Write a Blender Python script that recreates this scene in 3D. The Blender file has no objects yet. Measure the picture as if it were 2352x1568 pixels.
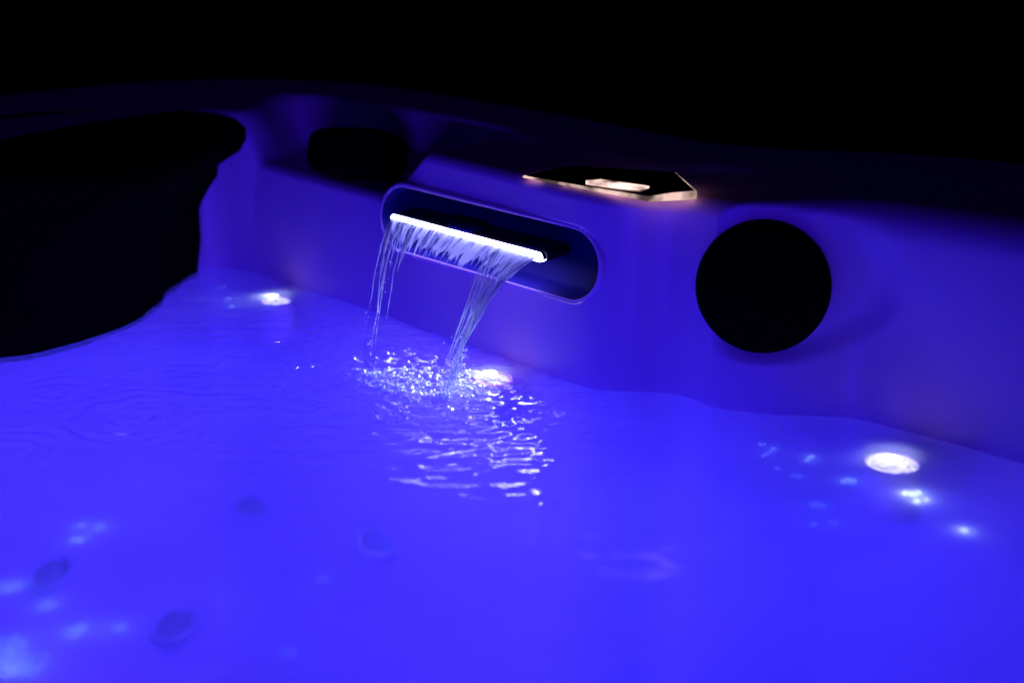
import bpy, bmesh, math, random
import numpy as np
from mathutils import Vector, Matrix, noise
random.seed(7); rng = np.random.default_rng(11)
sc = bpy.context.scene
C = sc.collection

# ------------------------------------------------------------------ camera
F = 3267.0                      # focal length in pixels of a 2352 px wide picture (50 mm lens)
PITCH = math.atan(1169.0 / F)
CAM_H = 0.54                    # metres above the water
cam_d = bpy.data.cameras.new('camera'); cam = bpy.data.objects.new('camera', cam_d); C.objects.link(cam)
cam.location = (0, 0, CAM_H); cam.rotation_euler = (math.pi / 2 - PITCH, 0, 0)
cam_d.sensor_width = 36; cam_d.lens = 50; cam_d.clip_start = 0.05; cam_d.clip_end = 60
cam_d.dof.use_dof = True; cam_d.dof.focus_distance = 1.50; cam_d.dof.aperture_fstop = 2.4
sc.camera = cam

# ------------------------------------------------------------------ world, exposure
w = bpy.data.worlds.new('World'); sc.world = w; w.use_nodes = True
bg = w.node_tree.nodes['Background']
bg.inputs[0].default_value = (0.1, 0.1, 1.0, 1); bg.inputs[1].default_value = 0.0006
sc.view_settings.view_transform = 'Standard'; sc.view_settings.look = 'None'
sc.view_settings.exposure = 0; sc.view_settings.gamma = 1
sc.render.engine = 'CYCLES'
sc.cycles.use_denoising = True
sc.cycles.max_bounces = 10; sc.cycles.transparent_max_bounces = 24
sc.cycles.caustics_reflective = False; sc.cycles.caustics_refractive = False
sc.cycles.sample_clamp_indirect = 6

# ------------------------------------------------------------------ lamps
def tod(v): return Vector(v).normalized()
def lamp(kind, name, loc, energy, color, size=0.05, aim=None, **kw):
    l = bpy.data.lights.new(name, kind); o = bpy.data.objects.new(name, l); C.objects.link(o)
    o.location = loc; l.energy = energy; l.color = color
    if kind == 'AREA': l.size = size
    else: l.shadow_soft_size = size
    if aim is not None: o.rotation_euler = (Vector(aim) - Vector(loc)).to_track_quat('-Z', 'Y').to_euler()
    for k, v in kw.items(): setattr(l, k, v)
    return o
BLUE = (0.032, 0.038, 1.0)
KL = 0.92
# two rows of small blue fill lamps added under water: one along the wall, one further in
LAMPS = [((-0.60, 1.27, -.17), .6), ((-0.44, 1.44, -.17), .9), ((-0.30, 1.44, -.17), .9), ((-0.16, 1.29, -.17), 1.1), ((-0.03, 1.16, -.17), 1.1), ((0.11, 1.05, -.17), 1.1), ((0.27, 0.98, -.17), .75), ((0.46, 0.84, -.19), .12),
         ((-0.50, 1.02, -.19), .5), ((-0.32, 1.16, -.19), .9), ((-0.20, 0.95, -.19), 1.0), ((0.02, 0.82, -.19), 1.1), ((0.24, 0.72, -.19), .7), ((-0.45, 0.72, -.19), .4), ((-0.1, 0.55, -.19), 1.0)]
for p, e in LAMPS:
    lamp('POINT', 'water_fill_lamp', p, e * KL, BLUE, 0.03)
# added fill lamp behind the camera, brightens the front wall
lamp('AREA', 'wall_fill_lamp', (-0.30, -0.30, 0.19), 4.6, (0.064, 0.010, 1.0), 0.8, aim=(-0.75, 1.5, 0.12), shape='RECTANGLE', size_y=0.03, spread=math.radians(85))
# added faint violet fill above the tub, lifts the ledge and rim tops
lamp('AREA', 'overhead_fill', (-0.5, 1.7, 2.0), 0.6, (0.10, 0.012, 1.0), 1.0, aim=(0.0, 1.5, 0.0))

# ------------------------------------------------------------------ helpers
sp_, cp_ = math.sin(PITCH), math.cos(PITCH)
def ray(px, py):
    a = (px - 1176) / F; b = -(py - 784) / F
    return Vector((a, cp_ + sp_ * b, -sp_ + cp_ * b))
def at(px, py, z=0.0):
    r = ray(px, py); t = (z - CAM_H) / r.z
    return Vector((r.x * t, r.y * t, z))
def at_plane(px, py, p0, n):
    r = ray(px, py); o = Vector((0, 0, CAM_H)); t = (Vector(p0) - o).dot(n) / r.dot(n)
    return o + r * t
def proj(p):
    x, y, z = p[0], p[1], p[2] - CAM_H
    f = y * cp_ - z * sp_; u = y * sp_ + z * cp_
    return 1176 + F * x / f, 784 - F * u / f
def sstep(a, b, x):
    t = np.clip((x - a) / (b - a), 0, 1); return t * t * (3 - 2 * t)

def tag(o, label=None, cat=None, group=None, kind=None):
    if label: o['label'] = label
    if cat: o['category'] = cat
    if group: o['group'] = group
    if kind: o['kind'] = kind
    return o
def empty(name, loc=(0, 0, 0), parent=None):
    o = bpy.data.objects.new(name, None); C.objects.link(o); o.location = loc; o.parent = parent
    o.empty_display_size = 0.05
    return o
def link(name, me, m, parent=None, smooth=True):
    o = bpy.data.objects.new(name, me); C.objects.link(o); o.parent = parent
    if m: me.materials.append(m)
    if smooth: me.polygons.foreach_set('use_smooth', [True] * len(me.polygons))
    me.update(); return o
def mesh_np(name, verts, faces, m, parent=None, smooth=True):
    me = bpy.data.meshes.new(name)
    verts = np.asarray(verts, np.float32); faces = np.asarray(faces, np.int32)
    k = faces.shape[1]
    me.vertices.add(len(verts)); me.vertices.foreach_set('co', verts.ravel())
    me.loops.add(faces.size); me.loops.foreach_set('vertex_index', faces.ravel())
    me.polygons.add(len(faces)); me.polygons.foreach_set('loop_start', np.arange(0, faces.size, k, dtype=np.int32))
    me.update(calc_edges=True); me.validate()
    return link(name, me, m, parent, smooth)
def grid_faces(nu, nv, closed_u=False):
    i = np.arange(nu if closed_u else nu - 1)[:, None]; j = np.arange(nv - 1)[None, :]
    i2 = (i + 1) % nu
    return np.stack([i * nv + j, i2 * nv + j, i2 * nv + j + 1, i * nv + j + 1], -1).reshape(-1, 4)
def frame_of(origin, xax, zax):
    x = Vector(xax).normalized(); z = Vector(zax).normalized(); y = z.cross(x).normalized(); x = y.cross(z)
    m = Matrix((x, y, z)).transposed().to_4x4(); m.translation = Vector(origin); return m
def rings(name, M, ringlist, m, parent=None, cap0=True, cap1=True, smooth=True):
    """loft of rings given as (list of xy, z) in frame M"""
    n = len(ringlist[0][0]); V = []; Fq = []
    for pts, z in ringlist: V += [M @ Vector((x, y, z)) for x, y in pts]
    for r in range(len(ringlist) - 1):
        for k in range(n):
            k2 = (k + 1) % n; Fq.append((r * n + k, r * n + k2, (r + 1) * n + k2, (r + 1) * n + k))
    if cap0: Fq.append(tuple(range(n))[::-1])
    if cap1: Fq.append(tuple((len(ringlist) - 1) * n + k for k in range(n)))
    me = bpy.data.meshes.new(name); me.from_pydata(V, [], Fq)
    return link(name, me, m, parent, smooth)
def circle(r, n=64, e=2.0, ry=None):
    ry = ry or r; out = []
    for k in range(n):
        a = 2 * math.pi * k / n; c, s = math.cos(a), math.sin(a)
        out.append((r * math.copysign(abs(c) ** (2 / e), c), ry * math.copysign(abs(s) ** (2 / e), s)))
    return out
def stadium(L, r, n=24):
    out = []; h = L / 2 - r if L / 2 > r else 0
    for k in range(n + 1):
        a = -math.pi / 2 + math.pi * k / n; out.append((h + r * math.cos(a), r * math.sin(a)))
    for k in range(n + 1):
        a = math.pi / 2 + math.pi * k / n; out.append((-h + r * math.cos(a), r * math.sin(a)))
    return out

# ------------------------------------------------------------------ materials
def mat(name):
    m = bpy.data.materials.new(name); m.use_nodes = True; nt = m.node_tree; nt.nodes.clear()
    out = nt.nodes.new('ShaderNodeOutputMaterial'); return m, nt, out
def N(nt, t, **kw):
    n = nt.nodes.new(t)
    for k, v in kw.items():
        if k in n.inputs.keys(): n.inputs[k].default_value = v
        else: setattr(n, k, v)
    return n
def schlick(nt, normal=None, f0=0.02, gain=0.98):
    lw = N(nt, 'ShaderNodeLayerWeight', Blend=0.5)
    if normal is not None: nt.links.new(normal, lw.inputs['Normal'])
    p = N(nt, 'ShaderNodeMath', operation='POWER'); nt.links.new(lw.outputs['Facing'], p.inputs[0]); p.inputs[1].default_value = 5.0
    m = N(nt, 'ShaderNodeMath', operation='MULTIPLY_ADD'); nt.links.new(p.outputs[0], m.inputs[0]); m.inputs[1].default_value = gain; m.inputs[2].default_value = f0
    return m.outputs[0]
def principled(name, col, rough, bump=0, scale=200, metal=0, ior=1.5, spec=None, var=0.0, coat=0):
    m, nt, out = mat(name)
    p = N(nt, 'ShaderNodeBsdfPrincipled', Roughness=rough, Metallic=metal, IOR=ior)
    if spec is not None: p.inputs['Specular IOR Level'].default_value = spec
    if coat: p.inputs['Coat Weight'].default_value = coat; p.inputs['Coat Roughness'].default_value = 0.05
    tc = N(nt, 'ShaderNodeTexCoord'); nz = N(nt, 'ShaderNodeTexNoise', Scale=scale, Detail=4.0)
    nt.links.new(tc.outputs['Object'], nz.inputs['Vector'])
    mr = N(nt, 'ShaderNodeMix', data_type='RGBA')
    a = tuple(c * (1 - var) for c in col) + (1,); b = tuple(min(1, c * (1 + var)) for c in col) + (1,)
    mr.inputs[6].default_value = a; mr.inputs[7].default_value = b
    nt.links.new(nz.outputs['Fac'], mr.inputs[0]); nt.links.new(mr.outputs[2], p.inputs['Base Color'])
    if bump:
        bp = N(nt, 'ShaderNodeBump', Strength=bump, Distance=0.001)
        nt.links.new(nz.outputs['Fac'], bp.inputs['Height']); nt.links.new(bp.outputs['Normal'], p.inputs['Normal'])
    nt.links.new(p.outputs[0], out.inputs[0]); return m
def emitter(name, col, strength):
    m, nt, out = mat(name); e = N(nt, 'ShaderNodeEmission', Strength=strength); e.inputs[0].default_value = col + (1,)
    nt.links.new(e.outputs[0], out.inputs[0]); return m
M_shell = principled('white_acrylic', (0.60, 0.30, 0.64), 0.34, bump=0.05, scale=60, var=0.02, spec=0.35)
M_black = principled('black_foam', (0.002, 0.002, 0.002), 0.9, bump=0.3, scale=900, spec=0.01)
M_gloss = principled('black_plastic', (0.010, 0.010, 0.012), 0.35, spec=0.25, scale=300)
M_rim = principled('blue_rim_plastic', (0.10, 0.16, 0.65), 0.35, spec=0.3, scale=300)
M_cup = principled('dark_blue_plastic', (0.006, 0.004, 0.10), 0.6, spec=0.03, scale=300)
def glint_mat(name, lo, hi, scale):  # noise-broken emission stands in for reflected glints
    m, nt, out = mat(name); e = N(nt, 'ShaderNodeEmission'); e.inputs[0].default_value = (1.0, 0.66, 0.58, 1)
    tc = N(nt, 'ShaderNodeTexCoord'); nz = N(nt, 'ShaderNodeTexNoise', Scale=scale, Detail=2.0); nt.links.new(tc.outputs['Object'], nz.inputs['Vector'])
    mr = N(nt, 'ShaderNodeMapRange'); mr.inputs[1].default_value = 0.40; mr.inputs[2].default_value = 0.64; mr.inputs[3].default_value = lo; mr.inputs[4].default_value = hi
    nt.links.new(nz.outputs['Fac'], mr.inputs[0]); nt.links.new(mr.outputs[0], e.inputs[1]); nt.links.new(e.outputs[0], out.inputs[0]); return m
M_trim_glint = glint_mat('trim_glint', 0.08, 0.95, 38)  # polished trim, its reflections painted as glow
M_screen_glint = glint_mat('screen_glint', 0.12, 1.7, 42)
M_steel = principled('stainless_ring', (0.45, 0.45, 0.48), 0.3, metal=1, scale=90)
M_jetin = principled('jet_nozzle_plastic', (0.24, 0.17, 0.28), 0.6, scale=90)
M_jet = principled('dark_jet_plastic', (0.44, 0.32, 0.47), 0.6, scale=90)
M_screen = principled('panel_glass', (0.006, 0.006, 0.007), 0.12, spec=0.5, scale=90)
M_bar = emitter('lit_bar_lens', (9.0, 8.8, 20.0), 1.0)
def lens_mat():
    m, nt, out = mat('underwater_lamp_lens'); e = N(nt, 'ShaderNodeEmission'); e.inputs[0].default_value = (0.95, 1.05, 2.6, 1)
    tc = N(nt, 'ShaderNodeTexCoord'); nz = N(nt, 'ShaderNodeTexNoise', Scale=150.0, Detail=3.0, Distortion=1.5); nt.links.new(tc.outputs['Object'], nz.inputs['Vector'])
    mr = N(nt, 'ShaderNodeMapRange'); mr.inputs[1].default_value = 0.36; mr.inputs[2].default_value = 0.60; mr.inputs[3].default_value = 0.18; mr.inputs[4].default_value = 1.8
    nt.links.new(nz.outputs['Fac'], mr.inputs[0]); nt.links.new(mr.outputs[0], e.inputs[1]); nt.links.new(e.outputs[0], out.inputs[0]); return m
M_lens = lens_mat()
M_ground = principled('dark_paving', (0.02, 0.02, 0.022), 0.8, bump=0.4, scale=30, var=0.3)
M_screenwall = principled('dark_timber_screen', (0.03, 0.025, 0.025), 0.8, bump=0.4, scale=20, var=0.3)

def water_mat():
    m, nt, out = mat('pool_water')
    tr = N(nt, 'ShaderNodeBsdfTransparent'); tr.inputs[0].default_value = (0.96, 0.80, 1.0, 1)
    tl = N(nt, 'ShaderNodeBsdfTranslucent'); tl.inputs[0].default_value = (0.93, 0.97, 1.0, 1)
    gl = N(nt, 'ShaderNodeBsdfGlossy', Roughness=0.025); gl.inputs[0].default_value = (1, 1, 1, 1)
    tc = N(nt, 'ShaderNodeTexCoord')
    n1 = N(nt, 'ShaderNodeTexNoise', Scale=6.0, Detail=3.0); nt.links.new(tc.outputs['Object'], n1.inputs['Vector'])
    mr = N(nt, 'ShaderNodeMapRange'); mr.inputs[1].default_value = 0.3; mr.inputs[2].default_value = 0.7
    mr.inputs[3].default_value = 0.27; mr.inputs[4].default_value = 0.33
    nt.links.new(n1.outputs['Fac'], mr.inputs[0])
    bump_n = N(nt, 'ShaderNodeTexNoise', Scale=55.0, Detail=3.0); nt.links.new(tc.outputs['Object'], bump_n.inputs['Vector'])
    bp = N(nt, 'ShaderNodeBump', Strength=0.25, Distance=0.0015); nt.links.new(bump_n.outputs['Fac'], bp.inputs['Height'])
    m1 = N(nt, 'ShaderNodeMixShader'); nt.links.new(mr.outputs[0], m1.inputs[0]); nt.links.new(tr.outputs[0], m1.inputs[1]); nt.links.new(tl.outputs[0], m1.inputs[2])
    fr = schlick(nt, bp.outputs[0])
    nt.links.new(bp.outputs[0], gl.inputs['Normal'])
    m2 = N(nt, 'ShaderNodeMixShader'); nt.links.new(fr, m2.inputs[0]); nt.links.new(m1.outputs[0], m2.inputs[1]); nt.links.new(gl.outputs[0], m2.inputs[2])
    nt.links.new(m2.outputs[0], out.inputs[0]); return m
M_water = water_mat()

def splash_mat(name, white, tint=(0.9, 0.97, 1, 1), rough=0.06, trans=0.5, f0=0.03):
    """wet, partly aerated water: clear + mirror-like film + white scatter"""
    m, nt, out = mat(name)
    tr = N(nt, 'ShaderNodeBsdfTransparent'); tr.inputs[0].default_value = (0.95, 0.95, 1, 1)
    tl = N(nt, 'ShaderNodeBsdfTranslucent'); tl.inputs[0].default_value = tint
    df = N(nt, 'ShaderNodeBsdfDiffuse'); df.inputs[0].default_value = tint
    gl = N(nt, 'ShaderNodeBsdfGlossy', Roughness=rough)
    a = N(nt, 'ShaderNodeMixShader'); a.inputs[0].default_value = trans
    nt.links.new(df.outputs[0], a.inputs[1]); nt.links.new(tl.outputs[0], a.inputs[2])
    b = N(nt, 'ShaderNodeMixShader'); b.inputs[0].default_value = white
    nt.links.new(tr.outputs[0], b.inputs[1]); nt.links.new(a.outputs[0], b.inputs[2])
    fr = schlick(nt, None, f0, 0.6)
    c = N(nt, 'ShaderNodeMixShader'); nt.links.new(fr, c.inputs[0])
    nt.links.new(b.outputs[0], c.inputs[1]); nt.links.new(gl.outputs[0], c.inputs[2])
    nt.links.new(c.outputs[0], out.inputs[0]); return m
def glassy(name, fac, rough, ior=1.33):
    m, nt, out = mat(name)
    g = N(nt, 'ShaderNodeBsdfGlass', Roughness=rough, IOR=ior); g.inputs[0].default_value = (0.97, 0.99, 1, 1)
    tl = N(nt, 'ShaderNodeBsdfTranslucent'); tl.inputs[0].default_value = (0.9, 1, 1, 1)
    df = N(nt, 'ShaderNodeBsdfDiffuse'); df.inputs[0].default_value = (0.9, 1, 1, 1)
    a = N(nt, 'ShaderNodeMixShader'); a.inputs[0].default_value = 0.5; nt.links.new(df.outputs[0], a.inputs[1]); nt.links.new(tl.outputs[0], a.inputs[2])
    b = N(nt, 'ShaderNodeMixShader'); b.inputs[0].default_value = fac; nt.links.new(a.outputs[0], b.inputs[1]); nt.links.new(g.outputs[0], b.inputs[2])
    nt.links.new(b.outputs[0], out.inputs[0]); return m
M_strand = splash_mat('falling_water_cord', 0.72, rough=0.3, f0=0.10, trans=0.5)
M_old = splash_mat('falling_water_strand', 0.5, rough=0.12, f0=0.20)
M_bubble = splash_mat('bubble_film', 0.35, rough=0.1, f0=0.03, trans=1.0)
M_foam = splash_mat('foam_bubble', 0.55, rough=0.08, f0=0.20, trans=0.6)
M_clump = splash_mat('lit_bubble', 0.8, rough=0.1, f0=0.05, trans=1.0)

# ------------------------------------------------------------------ tub path (the waterline)
# (x, y) picture positions of the waterline, turned into points on the level water
wl_px = [(372, 628), (430, 619), (475, 615), (515, 615), (560, 622), (630, 642), (700, 665), (850, 713), (1000, 767), (1130, 813),
         (1250, 857), (1345, 888), (1430, 899), (1530, 902), (1590, 918), (1650, 938), (1760, 951), (1870, 956), (1960, 962),
         (2050, 984), (2200, 1023), (2352, 1066)]
ctrl = [Vector((-0.80, 1.36, 0)), Vector((-0.62, 1.56, 0)), Vector((-0.52, 1.70, 0))] + [at(x, y) for x, y in wl_px[1:]]
keys_x = [-600, -300, 200] + [x for x, y in wl_px[1:]]
extra = [(0.58, 1.07), (0.75, 0.90), (0.90, 0.72), (0.97, 0.55), (0.94, 0.36), (0.75, 0.10), (0.45, -0.22), (0.20, -0.44), (0.0, -0.50),
         (-0.20, -0.42), (-0.55, -0.08), (-0.85, 0.22), (-1.12, 0.52), (-1.22, 0.72), (-1.16, 0.95), (-0.98, 1.16)]
ctrl += [Vector((a, b, 0)) for a, b in extra]
keys_x += [2600 + 200 * k for k in range(len(extra))]
nC = len(ctrl)
def catmull(P0, P1, P2, P3, t):
    t2, t3 = t * t, t * t * t
    return 0.5 * ((2 * P1) + (P2 - P0) * t + (2 * P0 - 5 * P1 + 4 * P2 - P3) * t2 + (3 * P1 - P0 - 3 * P2 + P3) * t3)
path = []; kx = []
for i in range(nC):
    a, b, c, d = (ctrl[(i + k) % nC] for k in (-1, 0, 1, 2))
    seg = (c - b).length
    vis = 2 <= i <= 28
    n = max(2, int(seg / (0.0022 if vis else 0.012)))
    k0 = keys_x[i]; k1 = keys_x[(i + 1) % nC] if i < nC - 1 else k0 + 200
    for k in range(n):
        path.append(catmull(a, b, c, d, k / n)); kx.append(k0 + (k1 - k0) * k / n)
P = np.array([[p.x, p.y] for p in path]); kx = np.array(kx); nS = len(P)
seglen = np.linalg.norm(np.roll(P, -1, 0) - P, axis=1)
def smooth_closed(A, it):
    A = A.copy()
    for _ in range(it): A = (np.roll(A, 1, 0) + A * 2 + np.roll(A, -1, 0)) / 4
    return A
def normals(A):
    T = np.roll(A, -2, 0) - np.roll(A, 2, 0); T /= np.linalg.norm(T, axis=1)[:, None]
    return np.stack([-T[:, 1], T[:, 0]], 1)     # path runs clockwise seen from the camera side: outward is to the left
P = smooth_closed(P, 12); nrm = smooth_closed(normals(P), 40); nrm /= np.linalg.norm(nrm, axis=1)[:, None]
Pb = smooth_closed(P, 900); nb = smooth_closed(normals(Pb), 600); nb /= np.linalg.norm(nb, axis=1)[:, None]
CEN = np.array([-0.12, 0.62])
if np.mean(np.sum((P - CEN) * nrm, 1)) < 0: nrm = -nrm; nb = -nb

# ------------------------------------------------------------------ shell profile
hk = np.array([-600, 548, 580, 868, 948, 1500, 1700, 2352, 6000]); hv = np.array([.205, .203, .142, .137, .200, .198, .203, .212, .205])
H = smooth_closed(np.interp(kx, hk, hv)[:, None], 6)[:, 0]
RIM = np.interp(kx, [-600, 560, 1200, 1600, 2352, 6000], [.205, .204, .203, .203, .213, .205])
under = [(1.0, -.82), (.7, -.82), (.52, -.81), (.46, -.76), (.42, -.64), (.40, -.57), (.36, -.535), (.25, -.52), (.14, -.51), (.07, -.40), (.035, -.22), (.015, -.09), (.006, -.05)]
rows = []
for i in range(len(under) - 1):
    m = 6
    for k in range(m):
        t = k / m; rows.append(('u', under[i][0] * (1 - t) + under[i + 1][0] * t, under[i][1] * (1 - t) + under[i + 1][1] * t))
for z in (-.05, -.04, -.03, -.02, -.01): rows.append(('u', 0.006 * (-z / .05), z))
NF = 100
for k in range(NF): rows.append(('f', k / NF, 0))
for k in range(8): rows.append(('e', k / 8, 0))
for k in range(14): rows.append(('l', k / 14, 0))
for k in range(12): rows.append(('r', k / 12, 0))
for k in range(10): rows.append(('t', k / 9, 0))
for k in range(10): rows.append(('o', k / 9, 0))
RE = np.interp(kx, [-600, 1450, 1850, 2600, 6000], [.012, .013, .036, .040, .014]); LEAN = 0.020; LEDGE = 0.135
verts = np.zeros((nS, len(rows), 3))
def place(d):
    d = np.broadcast_to(np.asarray(d, float), (nS,))[:, None]; t = sstep(0.03, 0.12, d)
    return (P + nrm * d) * (1 - t) + (Pb + nb * d) * t
for j, (kind, a, z) in enumerate(rows):
    if kind == 'u':
        k = a * (1 if a > .1 else 1)
        xy = P + (CEN - P) * k; zz = np.full(nS, z)
    elif kind == 'f':
        zz = a * (H - RE); xy = place(LEAN * a ** 1.3)
    elif kind == 'e':
        th = a * math.pi / 2; zz = H - RE + RE * math.sin(th); xy = place(LEAN + RE * (1 - math.cos(th)))
    elif kind == 'l':
        zz = H + 0.0 * a; xy = place(LEAN + RE + (LEDGE - LEAN - RE) * a * np.ones(nS))
    elif kind == 'r':
        s = sstep(0, 1, np.array(a)); zz = H + (RIM - H) * s; xy = place(np.full(nS, LEDGE + 0.045 * a))
    elif kind == 't':
        zz = RIM - 0.004 * a ** 3 * np.ones(nS); xy = place(np.full(nS, LEDGE + 0.045 + 0.12 * a))
    else:
        th = min(1, a * 2) * math.pi / 2; zz = RIM - .004 - 0.02 * math.sin(th) - (0.82 * max(0, a - .5) * 2); xy = place(np.full(nS, 0.30 + 0.02 * (1 - math.cos(th))))
    verts[:, j, :2] = xy; verts[:, j, 2] = zz

# the straight front wall: its line and its outward normal
WA, WB = at(905, 738), at(1260, 859)
tx = (WB - WA).normalized(); wn = Vector((-tx.y, tx.x, 0))
if wn.y < 0: wn = -wn
# waterfall slot: a stadium-shaped recess in the face
slotL = at_plane(876, 506, WA + wn * 0.010, wn); slotR = at_plane(1373, 612, WA + wn * 0.010, wn)
slot_c = (slotL + slotR) / 2; slot_len = (slotR - slotL).xy.length; slot_z = 0.123
slot_c += wn * 0.0017; slot_c.z = slot_z; slot_r = 0.0365
V = verts.reshape(-1, 3)
rel = V - np.array(slot_c); uu = rel @ np.array(tx); vv = rel[:, 2]; dn = rel @ np.array(wn)
hh = slot_len / 2 - slot_r
q = np.sqrt(np.maximum(np.abs(uu) - hh, 0) ** 2 + vv ** 2) - (slot_r)
near = (np.abs(dn) < 0.06) & (V[:, 2] > 0.02) & (V[:, 2] < .19)
V += (near * 0.050 * sstep(0.0028, 0.0002, q))[:, None] * np.array(wn + Vector((0, 0, -.118)))[None]
V0 = V.copy()
# recess for the round headrest
HR_R = 0.0655
hr_n = Vector((-0.20, -0.93, 0.16)).normalized()
hr_c = at(1752, 660, 0.124)
hx = Vector((1, 0, 0)); hx = (hx - hr_n * hx.dot(hr_n)).normalized(); hy = hr_n.cross(hx) * -1
if hy.z < 0: hy = -hy
rel = V - np.array(hr_c); a = rel @ np.array(hx); b = rel @ np.array(hy); dn = rel @ np.array(hr_n)
a2 = np.where(a > 0, a / 1.45, a / 1.0); b2 = np.where(b > 0, b / 1.3, b / 0.86)
r = np.sqrt(a2 ** 2 + b2 ** 2)
wgt = sstep(1.42, 0.98, r / HR_R) * (V[:, 2] > 0.004) * sstep(0.004, 0.03, V[:, 2])
target = -0.007
push = np.minimum(0, target - dn) * wgt
front = rel[:, 1] < 0.16
V += (push * front)[:, None] * np.array(hr_n)[None]
# slow valley to the right of the round headrest
vc = at(2010, 730, 0.09); rel = V - np.array(vc); r = np.sqrt((rel[:, 0] / .085) ** 2 + (rel[:, 2] / .075) ** 2)
V += (-0.012 * np.exp(-r ** 2) * (V[:, 1] > 0.7))[:, None] * np.array(Vector((-0.4, -0.9, 0)))[None]

tub = empty('hot_tub', (0, 0, 0)); tag(tub, 'white moulded hot tub shell glowing blue around the water', 'hot tub')
mesh_np('shell', V, grid_faces(nS, len(rows), True), M_shell, tub)

# ------------------------------------------------------------------ water surface
def axis(segs):
    out = [segs[0][0]]
    for a, b, s in segs:
        n = max(1, round((b - a) / s)); out += [a + (b - a) * k / n for k in range(1, n + 1)]
    return np.array(out)
X = axis([(-1.35, -0.75, .03), (-0.75, -0.27, .0035), (-0.27, 0.12, .0014), (0.12, 0.62, .0035), (0.62, 1.1, .03)])
Y = axis([(-0.62, 0.75, .03), (0.75, 1.10, .0035), (1.10, 1.50, .0014), (1.50, 1.90, .0035)])
GX, GY = np.meshgrid(X, Y, indexing='ij')
def vnoise(x, y, seed):
    r = np.random.default_rng(seed).random((256, 256)) * 2 - 1
    xi = np.floor(x).astype(int); yi = np.floor(y).astype(int); fx = x - xi; fy = y - yi
    fx = fx * fx * fx * (fx * (fx * 6 - 15) + 10); fy = fy * fy * fy * (fy * (fy * 6 - 15) + 10)
    g = lambda i, j: r[i % 256, j % 256]
    return (g(xi, yi) * (1 - fx) + g(xi + 1, yi) * fx) * (1 - fy) + (g(xi, yi + 1) * (1 - fx) + g(xi + 1, yi + 1) * fx) * fy
LR = at(1015, 912); LL = at(835, 840)      # landing line of the waterfall
def seg_dist(x, y, a, b):
    d = np.array([b.x - a.x, b.y - a.y]); L = d @ d
    t = np.clip(((x - a.x) * d[0] + (y - a.y) * d[1]) / L, 0, 1)
    return np.hypot(x - a.x - t * d[0], y - a.y - t * d[1])
def height(x, y):
    z = 0.0006 * vnoise(x / .16, y / .12, 1) + 0.00036 * vnoise(x / .05, y / .028, 2) + 0.00013 * vnoise(x / .022, y / .011, 3)
    d = seg_dist(x, y, LL, LR)
    warp = 0.012 * vnoise(x / .05, y / .05, 9)
    # rings spreading from the landing line, strongest towards the camera
    amp = 0.0014 * np.exp(-(d / .13) ** 2) * sstep(0.0, 0.02, d)
    z += amp * np.sin((d + warp) * 2 * np.pi / .019) * (0.6 + 0.5 * vnoise(x / .03, y / .02, 6))
    e = np.exp(-(d / .20) ** 2)
    z += e * (0.0018 * vnoise(x / .030, y / .012, 4) + 0.0008 * vnoise(x / .014, y / .007, 5) + 0.00018 * vnoise(x / .007, y / .004, 15))
    e2 = np.exp(-(d / .032) ** 2)
    z += e2 * (0.0032 * vnoise(x / .011, y / .010, 7) + 0.0015 * vnoise(x / .005, y / .005, 8))
    for (px, py, R, A, lam) in ((300, 960, .062, .0017, .021), (5, 1045, .06, .0016, .022), (130, 900, .05, .0006, .018), (1515, 978, .022, .0006, .009), (1300, 945, .022, .0005, .008), (1420, 998, .018, .0004, .008), (520, 985, .01, .0005, .006)):
        c = at(px, py); rr = np.hypot(x - c.x, y - c.y)
        z += 1.7 * A * np.exp(-((rr - R * .5) / (R * .55)) ** 2) * np.sin(rr * 2 * np.pi / lam + 2 * vnoise(x / .03, y / .03, 12)) * (0.45 + 0.55 * vnoise(x / .025, y / .018, 14))
    return z
GZ = height(GX, GY)
def inside(x, y, poly):
    c = np.zeros(x.shape, bool); n = len(poly)
    for i in range(n):
        x1, y1 = poly[i]; x2, y2 = poly[(i + 1) % n]
        if y1 == y2: continue
        cond = (y1 > y) != (y2 > y); c ^= cond & (x < (x2 - x1) * (y - y1) / (y2 - y1) + x1)
    return c
poly = (P + nrm * 0.03)[::12]
ins = inside(GX, GY, poly).ravel()
fc = grid_faces(len(X), len(Y)); fc = fc[ins[fc].any(1)]
used = np.unique(fc); remap = -np.ones(GX.size, int); remap[used] = np.arange(len(used))
WV = np.stack([GX.ravel(), GY.ravel(), GZ.ravel()], 1)[used]
water = mesh_np('water', WV, remap[fc], M_water); tag(water, 'still blue lit water filling the hot tub', kind='structure')
def wz(x, y): return float(height(np.array([x]), np.array([y]))[0])

# ------------------------------------------------------------------ waterfall fitting in the wall
fit = empty('waterfall_spout', (0, 0, 0), tub)
Mf = frame_of(slot_c - wn * 0.0008, tx, -wn + Vector((0, 0, 0.118)))     # local x along the wall, y up, z towards the water
if (Mf.to_3x3() @ Vector((0, 1, 0))).z < 0:
    Mf = Mf @ Matrix.Rotation(math.pi, 4, 'Z')
S = slot_len
rings('slot_housing', Mf, [(stadium(S, slot_r), -0.0004), (stadium(S - .001, slot_r - .0005), -0.004), (stadium(S - .003, slot_r - .0015), -0.034), (stadium(S - .010, slot_r - .005), -0.040)], M_cup, fit, cap0=False)
rings('rim', Mf, [(stadium(S + .011, slot_r + .0055), -0.003), (stadium(S + .009, slot_r + .0045), -0.0003), (stadium(S + .005, slot_r + .0025), 0.0004), (stadium(S + .0015, slot_r + .0008), 0.0003), (stadium(S, slot_r), 0.0000)], M_shell, fit, cap0=False, cap1=False)
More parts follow.
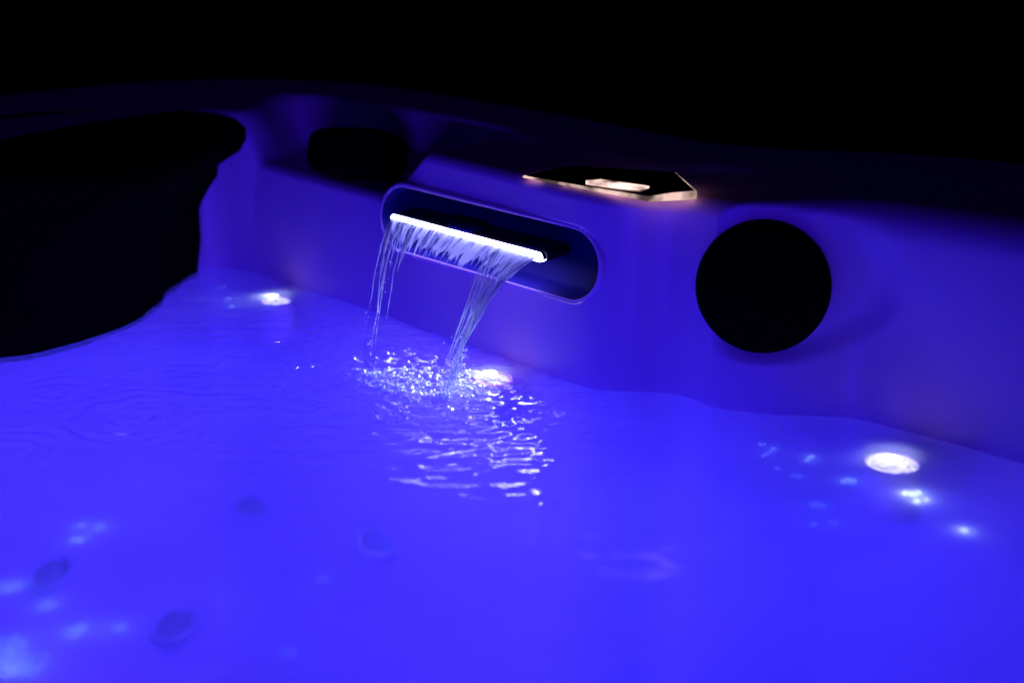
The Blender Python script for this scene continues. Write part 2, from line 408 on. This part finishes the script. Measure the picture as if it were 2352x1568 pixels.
bl = at_plane(908, 499, slot_c + wn * 0.004, wn); br = at_plane(1256, 590, slot_c + wn * 0.004, wn)
bc = (bl + br) / 2; bdir = (br - bl); bL = bdir.length; bdir.normalize()
Mb = frame_of(bc, bdir, -wn)
if (Mb.to_3x3() @ Vector((0, 1, 0))).z < 0: Mb = Mb @ Matrix.Rotation(math.pi, 4, 'Z')
hb = 0.0054
rings('lip', Mb, [(stadium(bL + .002, hb + .0006), -0.036), (stadium(bL + .002, hb + .0006), -0.0005), (stadium(bL, hb - .0004), 0.0)], M_gloss, fit)
lb = rings('light_bar', Mb, [(stadium(bL, hb), 0.0003), (stadium(bL, hb), 0.0060), (stadium(bL - .0016, hb - .0008), 0.0078), (stadium(bL - .0045, hb - .0022), 0.0088)], M_bar, fit, cap0=False)
lb.data.materials.append(M_gloss); lb.data.materials.append(emitter('bar_underside_boost', (34.0, 33.0, 62.0), 1.0))  # extra underside glow added to whiten the sheet
for pl in lb.data.polygons:
    _c = Mb.inverted() @ pl.center
    if len(pl.vertices) > 4 or _c.z > .0062: continue          # the front lens
    if _c.y > -hb * .5: pl.material_index = 1
    else: pl.material_index = 2
# added lamp under the bar, aimed down to whiten the falling water and splash
_ll = bpy.data.lights.new('splash_fill_lamp', 'AREA'); _lo = bpy.data.objects.new('splash_fill_lamp', _ll); C.objects.link(_lo)
_ll.shape = 'RECTANGLE'; _ll.size = bL * .96; _ll.size_y = .006; _ll.energy = 0.75; _ll.color = (0.50, 0.64, 1.0); _ll.spread = math.radians(60)
_z = (wn * 0.105 + Vector((0, 0, 0.135))).normalized(); _lo.matrix_world = frame_of(bc - wn * 0.0045 - Vector((0, 0, .0066)), bdir, _z)
for dx, rr in ((-0.012, 0.014), (0.095, 0.007)):
    rings('spout_clip', Mb @ Matrix.Translation((dx, 0.004, -0.004)), [(stadium(rr * 3, rr * .42, 10), -0.02), (stadium(rr * 3, rr * .42, 10), 0.002), (stadium(rr * 2.6, rr * .3, 10), 0.004)], M_cup, fit)

# ------------------------------------------------------------------ waterfall
fall = empty('waterfall', at(930, 880), None); tag(fall, 'thin sheet of water falling from the lit bar into the tub', 'waterfall')
fall.location = (0, 0, 0)
s0 = at_plane(900, 500, bc - wn * 0.011, wn); s1 = at_plane(1236, 592, bc - wn * 0.011, wn)
LLs, LRs = at(832, 838), at(1022, 908)
def fall_pt(u, t, off=0.0):
    a = s0.lerp(s1, u)
    # the sheet pulls together towards both edges as it falls
    ue = u
    l = LLs.lerp(LRs, ue)
    xy = a.xy.lerp(l.xy, t)
    z = a.z * (1 - 0.14 * t - 0.86 * t * t)
    return Vector((xy.x, xy.y, z)) - wn * off
nu, nt_ = 150, 90
sv = []
for i in range(nu):
    for j in range(nt_):
        u = i / (nu - 1); t = j / (nt_ - 1)
        off = 0.0016 * noise.noise((u * 26, t * 3.0, 3.1)) * min(1, t * 8) + 0.0007 * noise.noise((u * 70, t * 9, 7.7))
        sv.append(fall_pt(u, t, off))
def sheet_mat():
    m, nt, out = mat('falling_water_sheet')
    at_ = N(nt, 'ShaderNodeUVMap'); at_.uv_map = 'UVMap'
    sepn = N(nt, 'ShaderNodeSeparateXYZ'); nt.links.new(at_.outputs[0], sepn.inputs[0])
    mp = N(nt, 'ShaderNodeMapping'); mp.inputs['Scale'].default_value = (46, 4.5, 1); nt.links.new(at_.outputs[0], mp.inputs[0])
    nz = N(nt, 'ShaderNodeTexNoise', Scale=1.0, Detail=3.5, Roughness=0.65, Distortion=0.5); nt.links.new(mp.outputs[0], nz.inputs['Vector'])
    mp2 = N(nt, 'ShaderNodeMapping'); mp2.inputs['Scale'].default_value = (9, 0.7, 1); nt.links.new(at_.outputs[0], mp2.inputs[0])
    nz2 = N(nt, 'ShaderNodeTexNoise', Scale=1.0, Detail=1.5); nt.links.new(mp2.outputs[0], nz2.inputs['Vector'])
    def mth(op, a, b, c=None):
        n = N(nt, 'ShaderNodeMath', operation=op)
        for k, v in enumerate((a, b, c)):
            if v is None: continue
            if isinstance(v, (int, float)): n.inputs[k].default_value = v
            else: nt.links.new(v, n.inputs[k])
        return n.outputs[0]
    # brightness of the lit water painted as white: full at the lip, breaking into streaks, gone by a third of the way
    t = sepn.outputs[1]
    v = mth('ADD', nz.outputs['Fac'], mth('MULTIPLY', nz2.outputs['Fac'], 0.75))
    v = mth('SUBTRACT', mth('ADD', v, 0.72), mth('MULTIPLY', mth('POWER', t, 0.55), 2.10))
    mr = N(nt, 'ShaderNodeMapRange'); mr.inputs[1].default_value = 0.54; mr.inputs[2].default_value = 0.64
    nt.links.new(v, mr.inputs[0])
    tr = N(nt, 'ShaderNodeBsdfTransparent'); tr.inputs[0].default_value = (0.90, 0.86, 0.95, 1)
    tl = N(nt, 'ShaderNodeBsdfTranslucent'); tl.inputs[0].default_value = (0.93, 1, 1, 1)
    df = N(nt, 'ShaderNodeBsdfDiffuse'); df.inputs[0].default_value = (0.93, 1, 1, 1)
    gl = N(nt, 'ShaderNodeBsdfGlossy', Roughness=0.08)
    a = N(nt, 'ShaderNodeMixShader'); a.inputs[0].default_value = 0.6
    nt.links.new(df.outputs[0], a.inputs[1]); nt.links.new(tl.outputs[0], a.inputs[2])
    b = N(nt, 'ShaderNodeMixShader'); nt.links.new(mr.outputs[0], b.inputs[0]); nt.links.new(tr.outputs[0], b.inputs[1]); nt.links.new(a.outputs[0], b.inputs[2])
    fr = schlick(nt)
    c = N(nt, 'ShaderNodeMixShader'); nt.links.new(fr, c.inputs[0]); nt.links.new(b.outputs[0], c.inputs[1]); nt.links.new(gl.outputs[0], c.inputs[2])
    nt.links.new(c.outputs[0], out.inputs[0]); return m
sf = grid_faces(nu, nt_)
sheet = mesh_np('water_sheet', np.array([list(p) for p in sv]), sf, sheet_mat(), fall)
uvl = sheet.data.uv_layers.new(name='UVMap')
li = np.zeros(len(sheet.data.loops), int); sheet.data.loops.foreach_get('vertex_index', li)
uvs = np.stack([(li // nt_) / (nu - 1), (li % nt_) / (nt_ - 1)], 1).astype(np.float32)
uvl.data.foreach_set('uv', uvs.ravel())

def tube(bm, pts, rad, n=6):
    prev = None
    for i, p in enumerate(pts):
        d = (pts[min(i + 1, len(pts) - 1)] - pts[max(i - 1, 0)]).normalized()
        x = d.cross(Vector((0.3, 0.2, 1))).normalized(); y = d.cross(x)
        ring = [bm.verts.new(p + (x * math.cos(2 * math.pi * k / n) + y * math.sin(2 * math.pi * k / n)) * rad[i]) for k in range(n)]
        if prev:
            for k in range(n): bm.faces.new((prev[k], prev[(k + 1) % n], ring[(k + 1) % n], ring[k]))
        prev = ring
def strands(name, specs):
    bm = bmesh.new()
    for (u0, u1, t0, t1, r0, seed) in specs:
        m = max(8, int((t1 - t0) * 60)); pts = []; rad = []
        for k in range(m):
            q = k / (m - 1); t = t0 + (t1 - t0) * q; u = u0 + (u1 - u0) * q
            p = fall_pt(u, t, 0.0012 + 0.0016 * noise.noise((seed, t * 7, 0.3)))
            p += tx * 0.0011 * noise.noise((seed * 1.7, t * 11, 5.0))
            pts.append(p)
            bead = 0.65 + 0.6 * max(0, noise.noise((seed * 3.1, t * 26, 2.2))) * 2
            rad.append(r0 * bead * (0.25 + 0.75 * min(1, q * 8)) * (0.12 + 0.88 * min(1, (1 - q) * 3)))
        tube(bm, pts, rad)
    me = bpy.data.meshes.new(name); bm.to_mesh(me); bm.free()
    return link(name, me, M_strand, fall)
sp = []
for k in range(24):     # right-hand rim: a braid of bright cords running down to the splash
    f = k / 23; sp.append((0.70 + 0.29 * f, 0.90 + 0.10 * random.random(), 0.02, 0.55 + 0.45 * random.random() ** .5, random.uniform(.0004, .0009), 10 + k))
for k in range(4): sp.append((0.94 + 0.018 * k, 0.95 + .014 * k, 0.0, 1.0, random.uniform(.0004, .0008), 60 + k))
rope = strands('edge_cord', sp)
sp = []
for k in range(9):
    sp.append((0.0 + 0.025 * k * random.random(), 0.02 + 0.12 * random.random(), 0.0, random.uniform(.35, .95), random.uniform(.0006, .0012), 90 + k))
sp += [(0.01, 0.0, 0.0, 0.75, .0009, 120), (0.16, 0.20, 0.05, 0.5, .0016, 121), (0.19, 0.21, 0.04, 0.42, .0013, 122), (0.13, 0.2, .1, .8, .0006, 123)]
strands('edge_cord', sp)
sp = []
for k in range(60):
    u = random.uniform(.05, .8); sp.append((u, u + random.uniform(-.01, .02), 0.0, random.uniform(.08, .34), random.uniform(.0004, .0009), 200 + k))
tag(strands('streak', sp), kind='stuff')

# drops and bubbles ---------------------------------------------------------
def ico(sub):
    bm = bmesh.new(); bmesh.ops.create_icosphere(bm, subdivisions=sub, radius=1); v = np.array([list(x.co) for x in bm.verts]); f = np.array([[q.index for q in x.verts] for x in bm.faces]); bm.free(); return v, f
def dome(b):
    v, f = b; keep = (v[f][:, :, 2] > -0.28).all(1); f = f[keep]; u = np.unique(f); m = -np.ones(len(v), int); m[u] = np.arange(len(u)); return v[u], m[f]
I1 = ico(1); I2 = dome(ico(2)); I3 = dome(ico(3)); I3F = ico(3)
def balls(name, items, m, parent=None, base=I2):
    VV = []; FF = []; n = 0
    for (x, y, z, r, sz) in items:
        v = base[0] * np.array([r, r, r * sz]) + np.array([x, y, z]); VV.append(v); FF.append(base[1] + n); n += len(v)
    return mesh_np(name, np.concatenate(VV), np.concatenate(FF), m, parent)
dr = []
for k in range(150):
    side = random.random()
    u = random.choice([random.uniform(0, .15), random.uniform(.86, 1.0), random.uniform(.9, 1.0)]); t = random.uniform(.3, .99)
    p = fall_pt(u, t, random.gauss(0, .004)); p += tx * random.gauss(0, .0025)
    dr.append((p.x, p.y, p.z, random.uniform(.0003, .0009), 1.6))
tag(balls('falling_drop', dr, M_strand, fall, I1), kind='stuff')

foam = []
def foam_px(n, cx, cy, sx, sy, rlo, rhi, rot=0.0):
    for _ in range(n):
        a, b = random.gauss(0, 1), random.gauss(0, 1)
        px = cx + a * sx + b * rot; py = cy + b * sy + a * rot * .2
        p = at(px, py); r = rlo + (rhi - rlo) * random.random() ** 2.2
        foam.append((p.x, p.y, wz(p.x, p.y) + r * 0.15, r, 0.8))
foam_px(420, 945, 880, 38, 22, .0007, .0022)
foam_px(260, 1065, 890, 32, 18, .0007, .0020)
foam_px(160, 870, 862, 25, 10, .0006, .0017)
foam_px(350, 990, 925, 70, 22, .0005, .0014)
foam_px(170, 1040, 965, 60, 26, .0005, .0017)
foam_px(160, 980, 940, 100, 40, .0004, .0011)
foam_px(60, 1020, 970, 110, 30, .0006, .0016)
foam_px(30, 1180, 962, 28, 7, .0006, .0015)
fo = balls('foam', foam, M_foam, None, I2); tag(fo, 'froth of tiny white bubbles where the waterfall lands', kind='stuff')
# splash column where the right rim lands
spk = []
for k in range(240):
    q = random.random() ** 1.5; p = at(1018 + random.gauss(0, 9) + q * 12, 915 - 0 * q); p = Vector((p.x, p.y, 0)).lerp(fall_pt(.96, .72), q * .8)
    p += tx * random.gauss(0, .0035) + wn * random.gauss(0, .003)
    spk.append((p.x, p.y, max(p.z, 0.0005), random.uniform(.0004, .0012), 1.5))
so = balls('splash', spk, M_foam, None, I1); tag(so, 'white droplets thrown up at the foot of the waterfall', kind='stuff')

BALL = {}
def bubble_patch(label, group, pts, rs, m=M_bubble, glow='m'):
    it = []
    for (px, py), r in zip(pts, rs):
        p = at(px, py); p = at(px, py); it.append((p.x, p.y, wz(p.x, p.y) + r * .02, r, .7))
    o = bpy.data.objects.new('bubble_cluster', None); C.objects.link(o); o.empty_display_size = .01
    o.location = it[0][:3]
    if m.name not in BALL: BALL[m.name] = balls('bubble', [(0, 0, 0, 1, 1)], m, None, I3); bpy.data.objects.remove(BALL[m.name], do_unlink=True); BALL[m.name] = bpy.data.meshes['bubble' if 'bubble' in bpy.data.meshes and bpy.data.meshes['bubble'].materials[0] == m else 'bubble.001']
    for (x, y, z, r, q) in it:
        b = bpy.data.objects.new('bubble', BALL[m.name]); C.objects.link(b); b.parent = o
        b.location = Vector((x, y, z)) - o.location; b.scale = (r, r, r * q)
    # lamps added under the water only to brighten the bubbles from below
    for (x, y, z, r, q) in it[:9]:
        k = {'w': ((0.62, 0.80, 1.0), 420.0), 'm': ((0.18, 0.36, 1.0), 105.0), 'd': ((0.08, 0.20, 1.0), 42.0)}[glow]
        lamp('POINT', 'bubble_fill_lamp', (x, y, -r * 1.8), k[1] * r * r, k[0], r * .35)
    return tag(o, label, 'bubbles', 'bubbles floating on the water')
G = bubble_patch
G('pair of clear bubbles touching, farthest back by the big black headrest', None, [(502, 663), (513, 660)], [.0032, .0034], M_bubble, 'd')
G('single faint bubble just off the edge of the big black headrest', None, [(467, 686)], [.0030], M_bubble, 'd')
G('two clear bubbles one behind the other, left of the far underwater light', None, [(525, 688), (531, 704)], [.0032, .0032])
G('tiny bright bubble alone on open water before the far light', None, [(510, 838)], [.0012])
G('bright clump of four bubbles just in front of the near underwater light', None, [(2080, 1133), (2096, 1135), (2108, 1131), (2106, 1152), (2128, 1148)], [.0026, .0036, .0030, .0032, .0020], M_clump, 'w')
G('lone bright bubble nearest the lower right of the near underwater light', None, [(2214, 1219)], [.0032], M_clump, 'w')
G('small curved row of bubbles left of the near underwater light', None, [(1938, 1106), (1947, 1102), (1958, 1105)], [.0026, .0026, .0038], M_clump)
G('little string of bubbles below the round headrest', None, [(1854, 1056), (1861, 1050), (1866, 1047)], [.0025, .003, .0025], M_clump)
G('arc of tiny bubbles on the water under the round headrest', None, [(1745, 1020), (1756, 1019), (1777, 1030), (1770, 1037), (1760, 1043), (1752, 1046)], [.0013, .0012, .0022, .0014, .0014, .0012], M_clump)
G('short pale streak of bubbles left of the curved row', None, [(1820, 1090), (1830, 1091), (1838, 1092)], [.0022, .0022, .0022], M_bubble, 'd')
G('faint pair of small bubbles between the arc and the streak', None, [(1782, 1072), (1788, 1074)], [.0017, .0021], M_bubble, 'd')
G('dim group of bubbles well below the near underwater light', None, [(1866, 1160), (1878, 1160), (1888, 1162)], [.0030, .0034, .0028], M_bubble, 'd')
G('faintest bubbles lowest in the middle right of the water', None, [(1868, 1204), (1914, 1202)], [.0033, .0038], M_bubble, 'd')
G('trio of blurred glinting bubbles above the dark jet at the left', None, [(188, 1204), (182, 1238), (172, 1238), (228, 1210)], [.0040, .0036, .003, .0050])
G('pair of blurred bubbles at the frame edge', None, [(12, 1352), (38, 1344)], [.0050, .0045])
G('single blurred bubble below the edge pair', None, [(106, 1388)], [.0062])
G('blurred double bubble near the lower left corner', None, [(168, 1452), (184, 1442)], [.0056, .0040])
G('round blurred bubble right of the double bubble', None, [(274, 1441)], [.0050])
G('largest froth of blurred bubbles in the lower left corner', None, [(30 + random.gauss(0, 26), 1510 + random.gauss(0, 30)) for _ in range(22)], [random.uniform(.003, .0065) for _ in range(22)])
G('faint blurred bubble at the bottom middle of the water', None, [(665, 1497)], [.0050], M_bubble, 'd')
G('faint blurred bubble between the two dark jets', None, [(742, 1330)], [.0046], M_bubble, 'd')
for k, (px, py) in enumerate([]): pass

# ------------------------------------------------------------------ underwater lights
def uw_light(px, py, z, r, tilt=0.0):
    c = at(px, py, z); i = int(np.argmin(np.hypot(P[:, 0] - c.x, P[:, 1] - c.y))); n = Vector((nrm[i, 0], nrm[i, 1], 0))
    up = (Vector((0, 0, 1)) - n * tilt).normalized()
    M = frame_of(c, n.cross(Vector((0, 0, 1))), up)
    o = empty('underwater_light', (0, 0, 0), tub)
    rings('bezel', M, [(circle(r * 1.15), -0.05), (circle(r * 1.15), -0.002), (circle(r * 1.08), 0.001), (circle(r * .98), 0.0), (circle(r * .96), -0.004)], M_shell, o, cap1=False)
    l = lamp('SPOT', 'underwater_light_beam', c + Vector((0, 0, .003)), 0.20, (0.75, 0.88, 1.0), 0.004, aim=c - n * .2 + Vector((0, 0, .06)), spot_size=math.radians(150), spot_blend=1.0)
    rings('lens', M, [(circle(r * .955, 48), -0.004), (circle(r * .9, 48), -0.0015), (circle(r * .6, 48), 0.0005), (circle(r * .25, 48), 0.0012)], M_lens, o, cap0=False)
uw_light(636, 691, -.008, .0180)
uw_light(1134, 868, -.008, .0180)
uw_light(2050, 1061, -.008, .0250)

# jets on the seat
def jet(px, py, r):
    U = V.reshape(nS, len(rows), 3)[:, 12:77].reshape(-1, 3); f_ = U[:, 1] * cp_ - (U[:, 2] - CAM_H) * sp_
    qx = 1176 + F * U[:, 0] / f_; qy = 784 - F * (U[:, 1] * sp_ + (U[:, 2] - CAM_H) * cp_) / f_
    c = Vector(U[int(np.argmin((qx - px) ** 2 + (qy - py) ** 2))].tolist())
    o = empty('jet', (0, 0, 0), tub); M = frame_of(c, (1, 0, 0), (0.0, -0.25, 1))
    rings('jet_ring', M, [(circle(r, 40), -.004), (circle(r, 40), 0.002), (circle(r * .9, 40), 0.004), (circle(r * .75, 40), 0.003), (circle(r * .7, 40), 0.0)], M_jet, o, cap1=False)
    rings('nozzle', M, [(circle(r * .7, 40), -.002), (circle(r * .45, 40), 0.004), (circle(r * .40, 40), 0.010), (circle(r * .2, 40), 0.008)], M_jetin, o, cap0=False)
jet(868, 1252, .032); jet(590, 1155, .030); jet(392, 1432, .036); jet(118, 1322, .034)

# ------------------------------------------------------------------ control panel on the tub's top
cp0 = at(1200, 401, .203); cp1 = at(1492, 456, .203); cp2 = at(1601, 450, .203)
panel = empty('control_panel', (0, 0, 0), tub)
back = wn
def poly_slab(name, pts, z0, z1, m, parent, bev=0.002):
    bm = bmesh.new(); lo = [bm.verts.new((p.x, p.y, z0)) for p in pts]; zs = z1 if isinstance(z1, list) else [z1] * len(pts)
    hi = [bm.verts.new((p.x, p.y, q)) for p, q in zip(pts, zs)]
    n = len(pts)
    for k in range(n): bm.faces.new((lo[k], lo[(k + 1) % n], hi[(k + 1) % n], hi[k]))
    bm.faces.new(hi); bm.faces.new(lo[::-1])
    bmesh.ops.recalc_face_normals(bm, faces=bm.faces)
    bmesh.ops.bevel(bm, geom=[e for e in bm.edges], offset=bev, segments=3, affect='EDGES', profile=0.5)
    me = bpy.data.meshes.new(name); bm.to_mesh(me); bm.free(); return link(name, me, m, parent, smooth=True)
e1 = (cp2 - cp1); e1.z = 0
mid = cp1.lerp(cp2, .5) - wn * 0.001
pts = [cp0, cp0.lerp(cp1, .5), cp1, mid, cp2, cp2 + back * .05 - tx * .065, cp0 + back * .06 + tx * .01]
ZT = [.2018, .2028, .2045, .2072, .2078, .2078, .2040]
poly_slab('trim', pts, .1995, ZT, M_trim_glint, panel, .0008)
cen = sum(pts, Vector()) / len(pts)
poly_slab('faceplate', [cen + (p - cen) * 0.965 for p in pts], .2015, [q + .0012 for q in ZT], M_screen, panel, .001)
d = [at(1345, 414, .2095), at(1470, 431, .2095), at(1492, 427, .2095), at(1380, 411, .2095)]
poly_slab('display_glint', d, .2050, .2094, M_screen_glint, panel, .0004)  # bright reflection on the panel glass, built as a glowing slab

# ------------------------------------------------------------------ headrests
# round one in its recess
Mh = frame_of(hr_c, hx, hr_n)
ringsH = []
for rr, zz in ((.90, -.045), (1.0, -.035), (1.0, -.004), (.985, .002), (.94, .006), (.86, .0085), (.70, .0105), (.4, .012), (.12, .0125)):
    ringsH.append((circle(HR_R * rr, 96), zz))
o = rings('round_headrest', Mh, ringsH, M_black)
tag(o, 'round matt black headrest pad set in the tub wall recess', 'headrest')
# small rounded pad on the ledge
pc = at(806, 372, .150)
pn = Vector((-0.35, -0.85, 0.30)).normalized(); px_ = Vector((1, -0.22, 0.0))
Mp = frame_of(at(806, 350, .178), px_, pn)
rp = []
for k, zz in ((.90, -.05), (.97, -.045), (1.0, -.02), (1.0, 0), (.97, .008), (.90, .013), (.75, .016), (.4, .018)):
    rp.append((circle(.057 * k, 72, 3.6, .0300 * k), zz))
o = rings('ledge_headrest', Mp, rp, M_black); tag(o, 'small rounded black headrest pad on the back ledge', 'headrest')
# big one at the corner, hanging from the rim down into the water
def outline(levels):
    V = []; F = []; n = len(levels[0][0])
    for pts, z in levels: V += [(x, y, z) for x, y in pts]
    for r in range(len(levels) - 1):
        for k in range(n): F.append((r * n + k, r * n + (k + 1) % n, (r + 1) * n + (k + 1) % n, (r + 1) * n + k))
    F.append(tuple(range(n))[::-1]); F.append(tuple((len(levels) - 1) * n + k for k in range(n)))
    return V, F
def pix(z, pts): return [(at(x, y, z).x, at(x, y, z).y) for x, y in pts]
def cr_closed(pts, m=8):
    n = len(pts); out = []
    for i in range(n):
        a, b, c, d_ = (Vector(pts[(i + k) % n]) for k in (-1, 0, 1, 2))
        for k in range(m): out.append(tuple(catmull(a, b, c, d_, k / m)))
    return out
base0 = [(-.412, 1.80), (-.425, 1.74), (-.432, 1.66), (-.437, 1.60), (-.460, 1.545), (-.50, 1.495), (-.56, 1.455), (-.64, 1.43), (-.78, 1.40), (-.85, 1.50), (-.75, 1.66), (-.60, 1.82), (-.48, 1.88)]
def shift(pts, dx, dy, only=6, k=1.0):
    out = []
    for i, (x, y) in enumerate(pts):
        w_ = 1 if i < only else 0.2
        out.append((x + dx * w_, y + dy * w_))
    return out
lv = [(-.006, -.001, .001), (.0, .0, .0), (.04, .003, .0), (.08, .006, 0), (.095, .012, 0), (.115, .020, 0), (.125, .028, 0), (.140, .030, 0), (.150, .045, .0), (.158, .058, .01), (.172, .066, .012), (.184, .066, .012), (.194, .055, .01), (.200, .035, .01), (.203, .0, .02)]
levels = [(cr_closed(shift(base0, dx, dy)), z) for z, dx, dy in lv]
VV, FF = outline(levels)
VV = [tuple(Vector(v) + Vector((noise.noise(Vector(v) * 22), noise.noise(Vector(v) * 22 + Vector((9, 0, 0))), noise.noise(Vector(v) * 17 + Vector((0, 9, 0))) * .6)) * .006) for v in VV]
me = bpy.data.meshes.new('corner_headrest'); me.from_pydata(VV, [], FF); o = link('corner_headrest', me, M_black)
tag(o, 'large black headrest hanging over the tub corner into the water', 'headrest')

# ------------------------------------------------------------------ setting behind
gm = bpy.data.meshes.new('ground'); gm.from_pydata([(-15, -10, -.86), (15, -10, -.86), (15, 20, -.86), (-15, 20, -.86)], [], [(0, 1, 2, 3)])
tag(link('ground', gm, M_ground, smooth=False), 'dark paved ground around the hot tub', kind='structure')

if __name__ == '__main__':
    for nm, p in (('bar L', bl), ('bar R', br), ('slot', slot_c)): print(nm, tuple(round(c, 3) for c in p), proj(p))
    for ang in range(0, 360, 45):
        for rr in (1.05, 1.4):
            A_ = math.radians(ang); tgt = hr_c + (hx * math.cos(A_) + hy * math.sin(A_)) * HR_R * rr; tp = proj(tgt)
            f_ = V0[:, 1] * cp_ - (V0[:, 2] - CAM_H) * sp_; qx = 1176 + F * V0[:, 0] / f_; qy = 784 - F * (V0[:, 1] * sp_ + (V0[:, 2] - CAM_H) * cp_) / f_
            k_ = np.argmin((qx - tp[0]) ** 2 + (qy - tp[1]) ** 2 + 1e4 * (f_ > 1.7) + 1e4 * (f_ < 1.0)); print('dn', ang, rr, round(float((V0[k_] - np.array(hr_c)) @ np.array(hr_n)), 3))
    for kk in (600, 860, 950, 1200, 1500, 1900, 2300):
        i = int(np.argmin(np.abs(kx - kk))); j = [r[0] for r in rows].index('l'); q = V.reshape(nS, len(rows), 3)[i, j]; print('edge at', kk, [round(c) for c in proj(q)], round(q[2], 3))
    print('verts', len(V), len(WV))
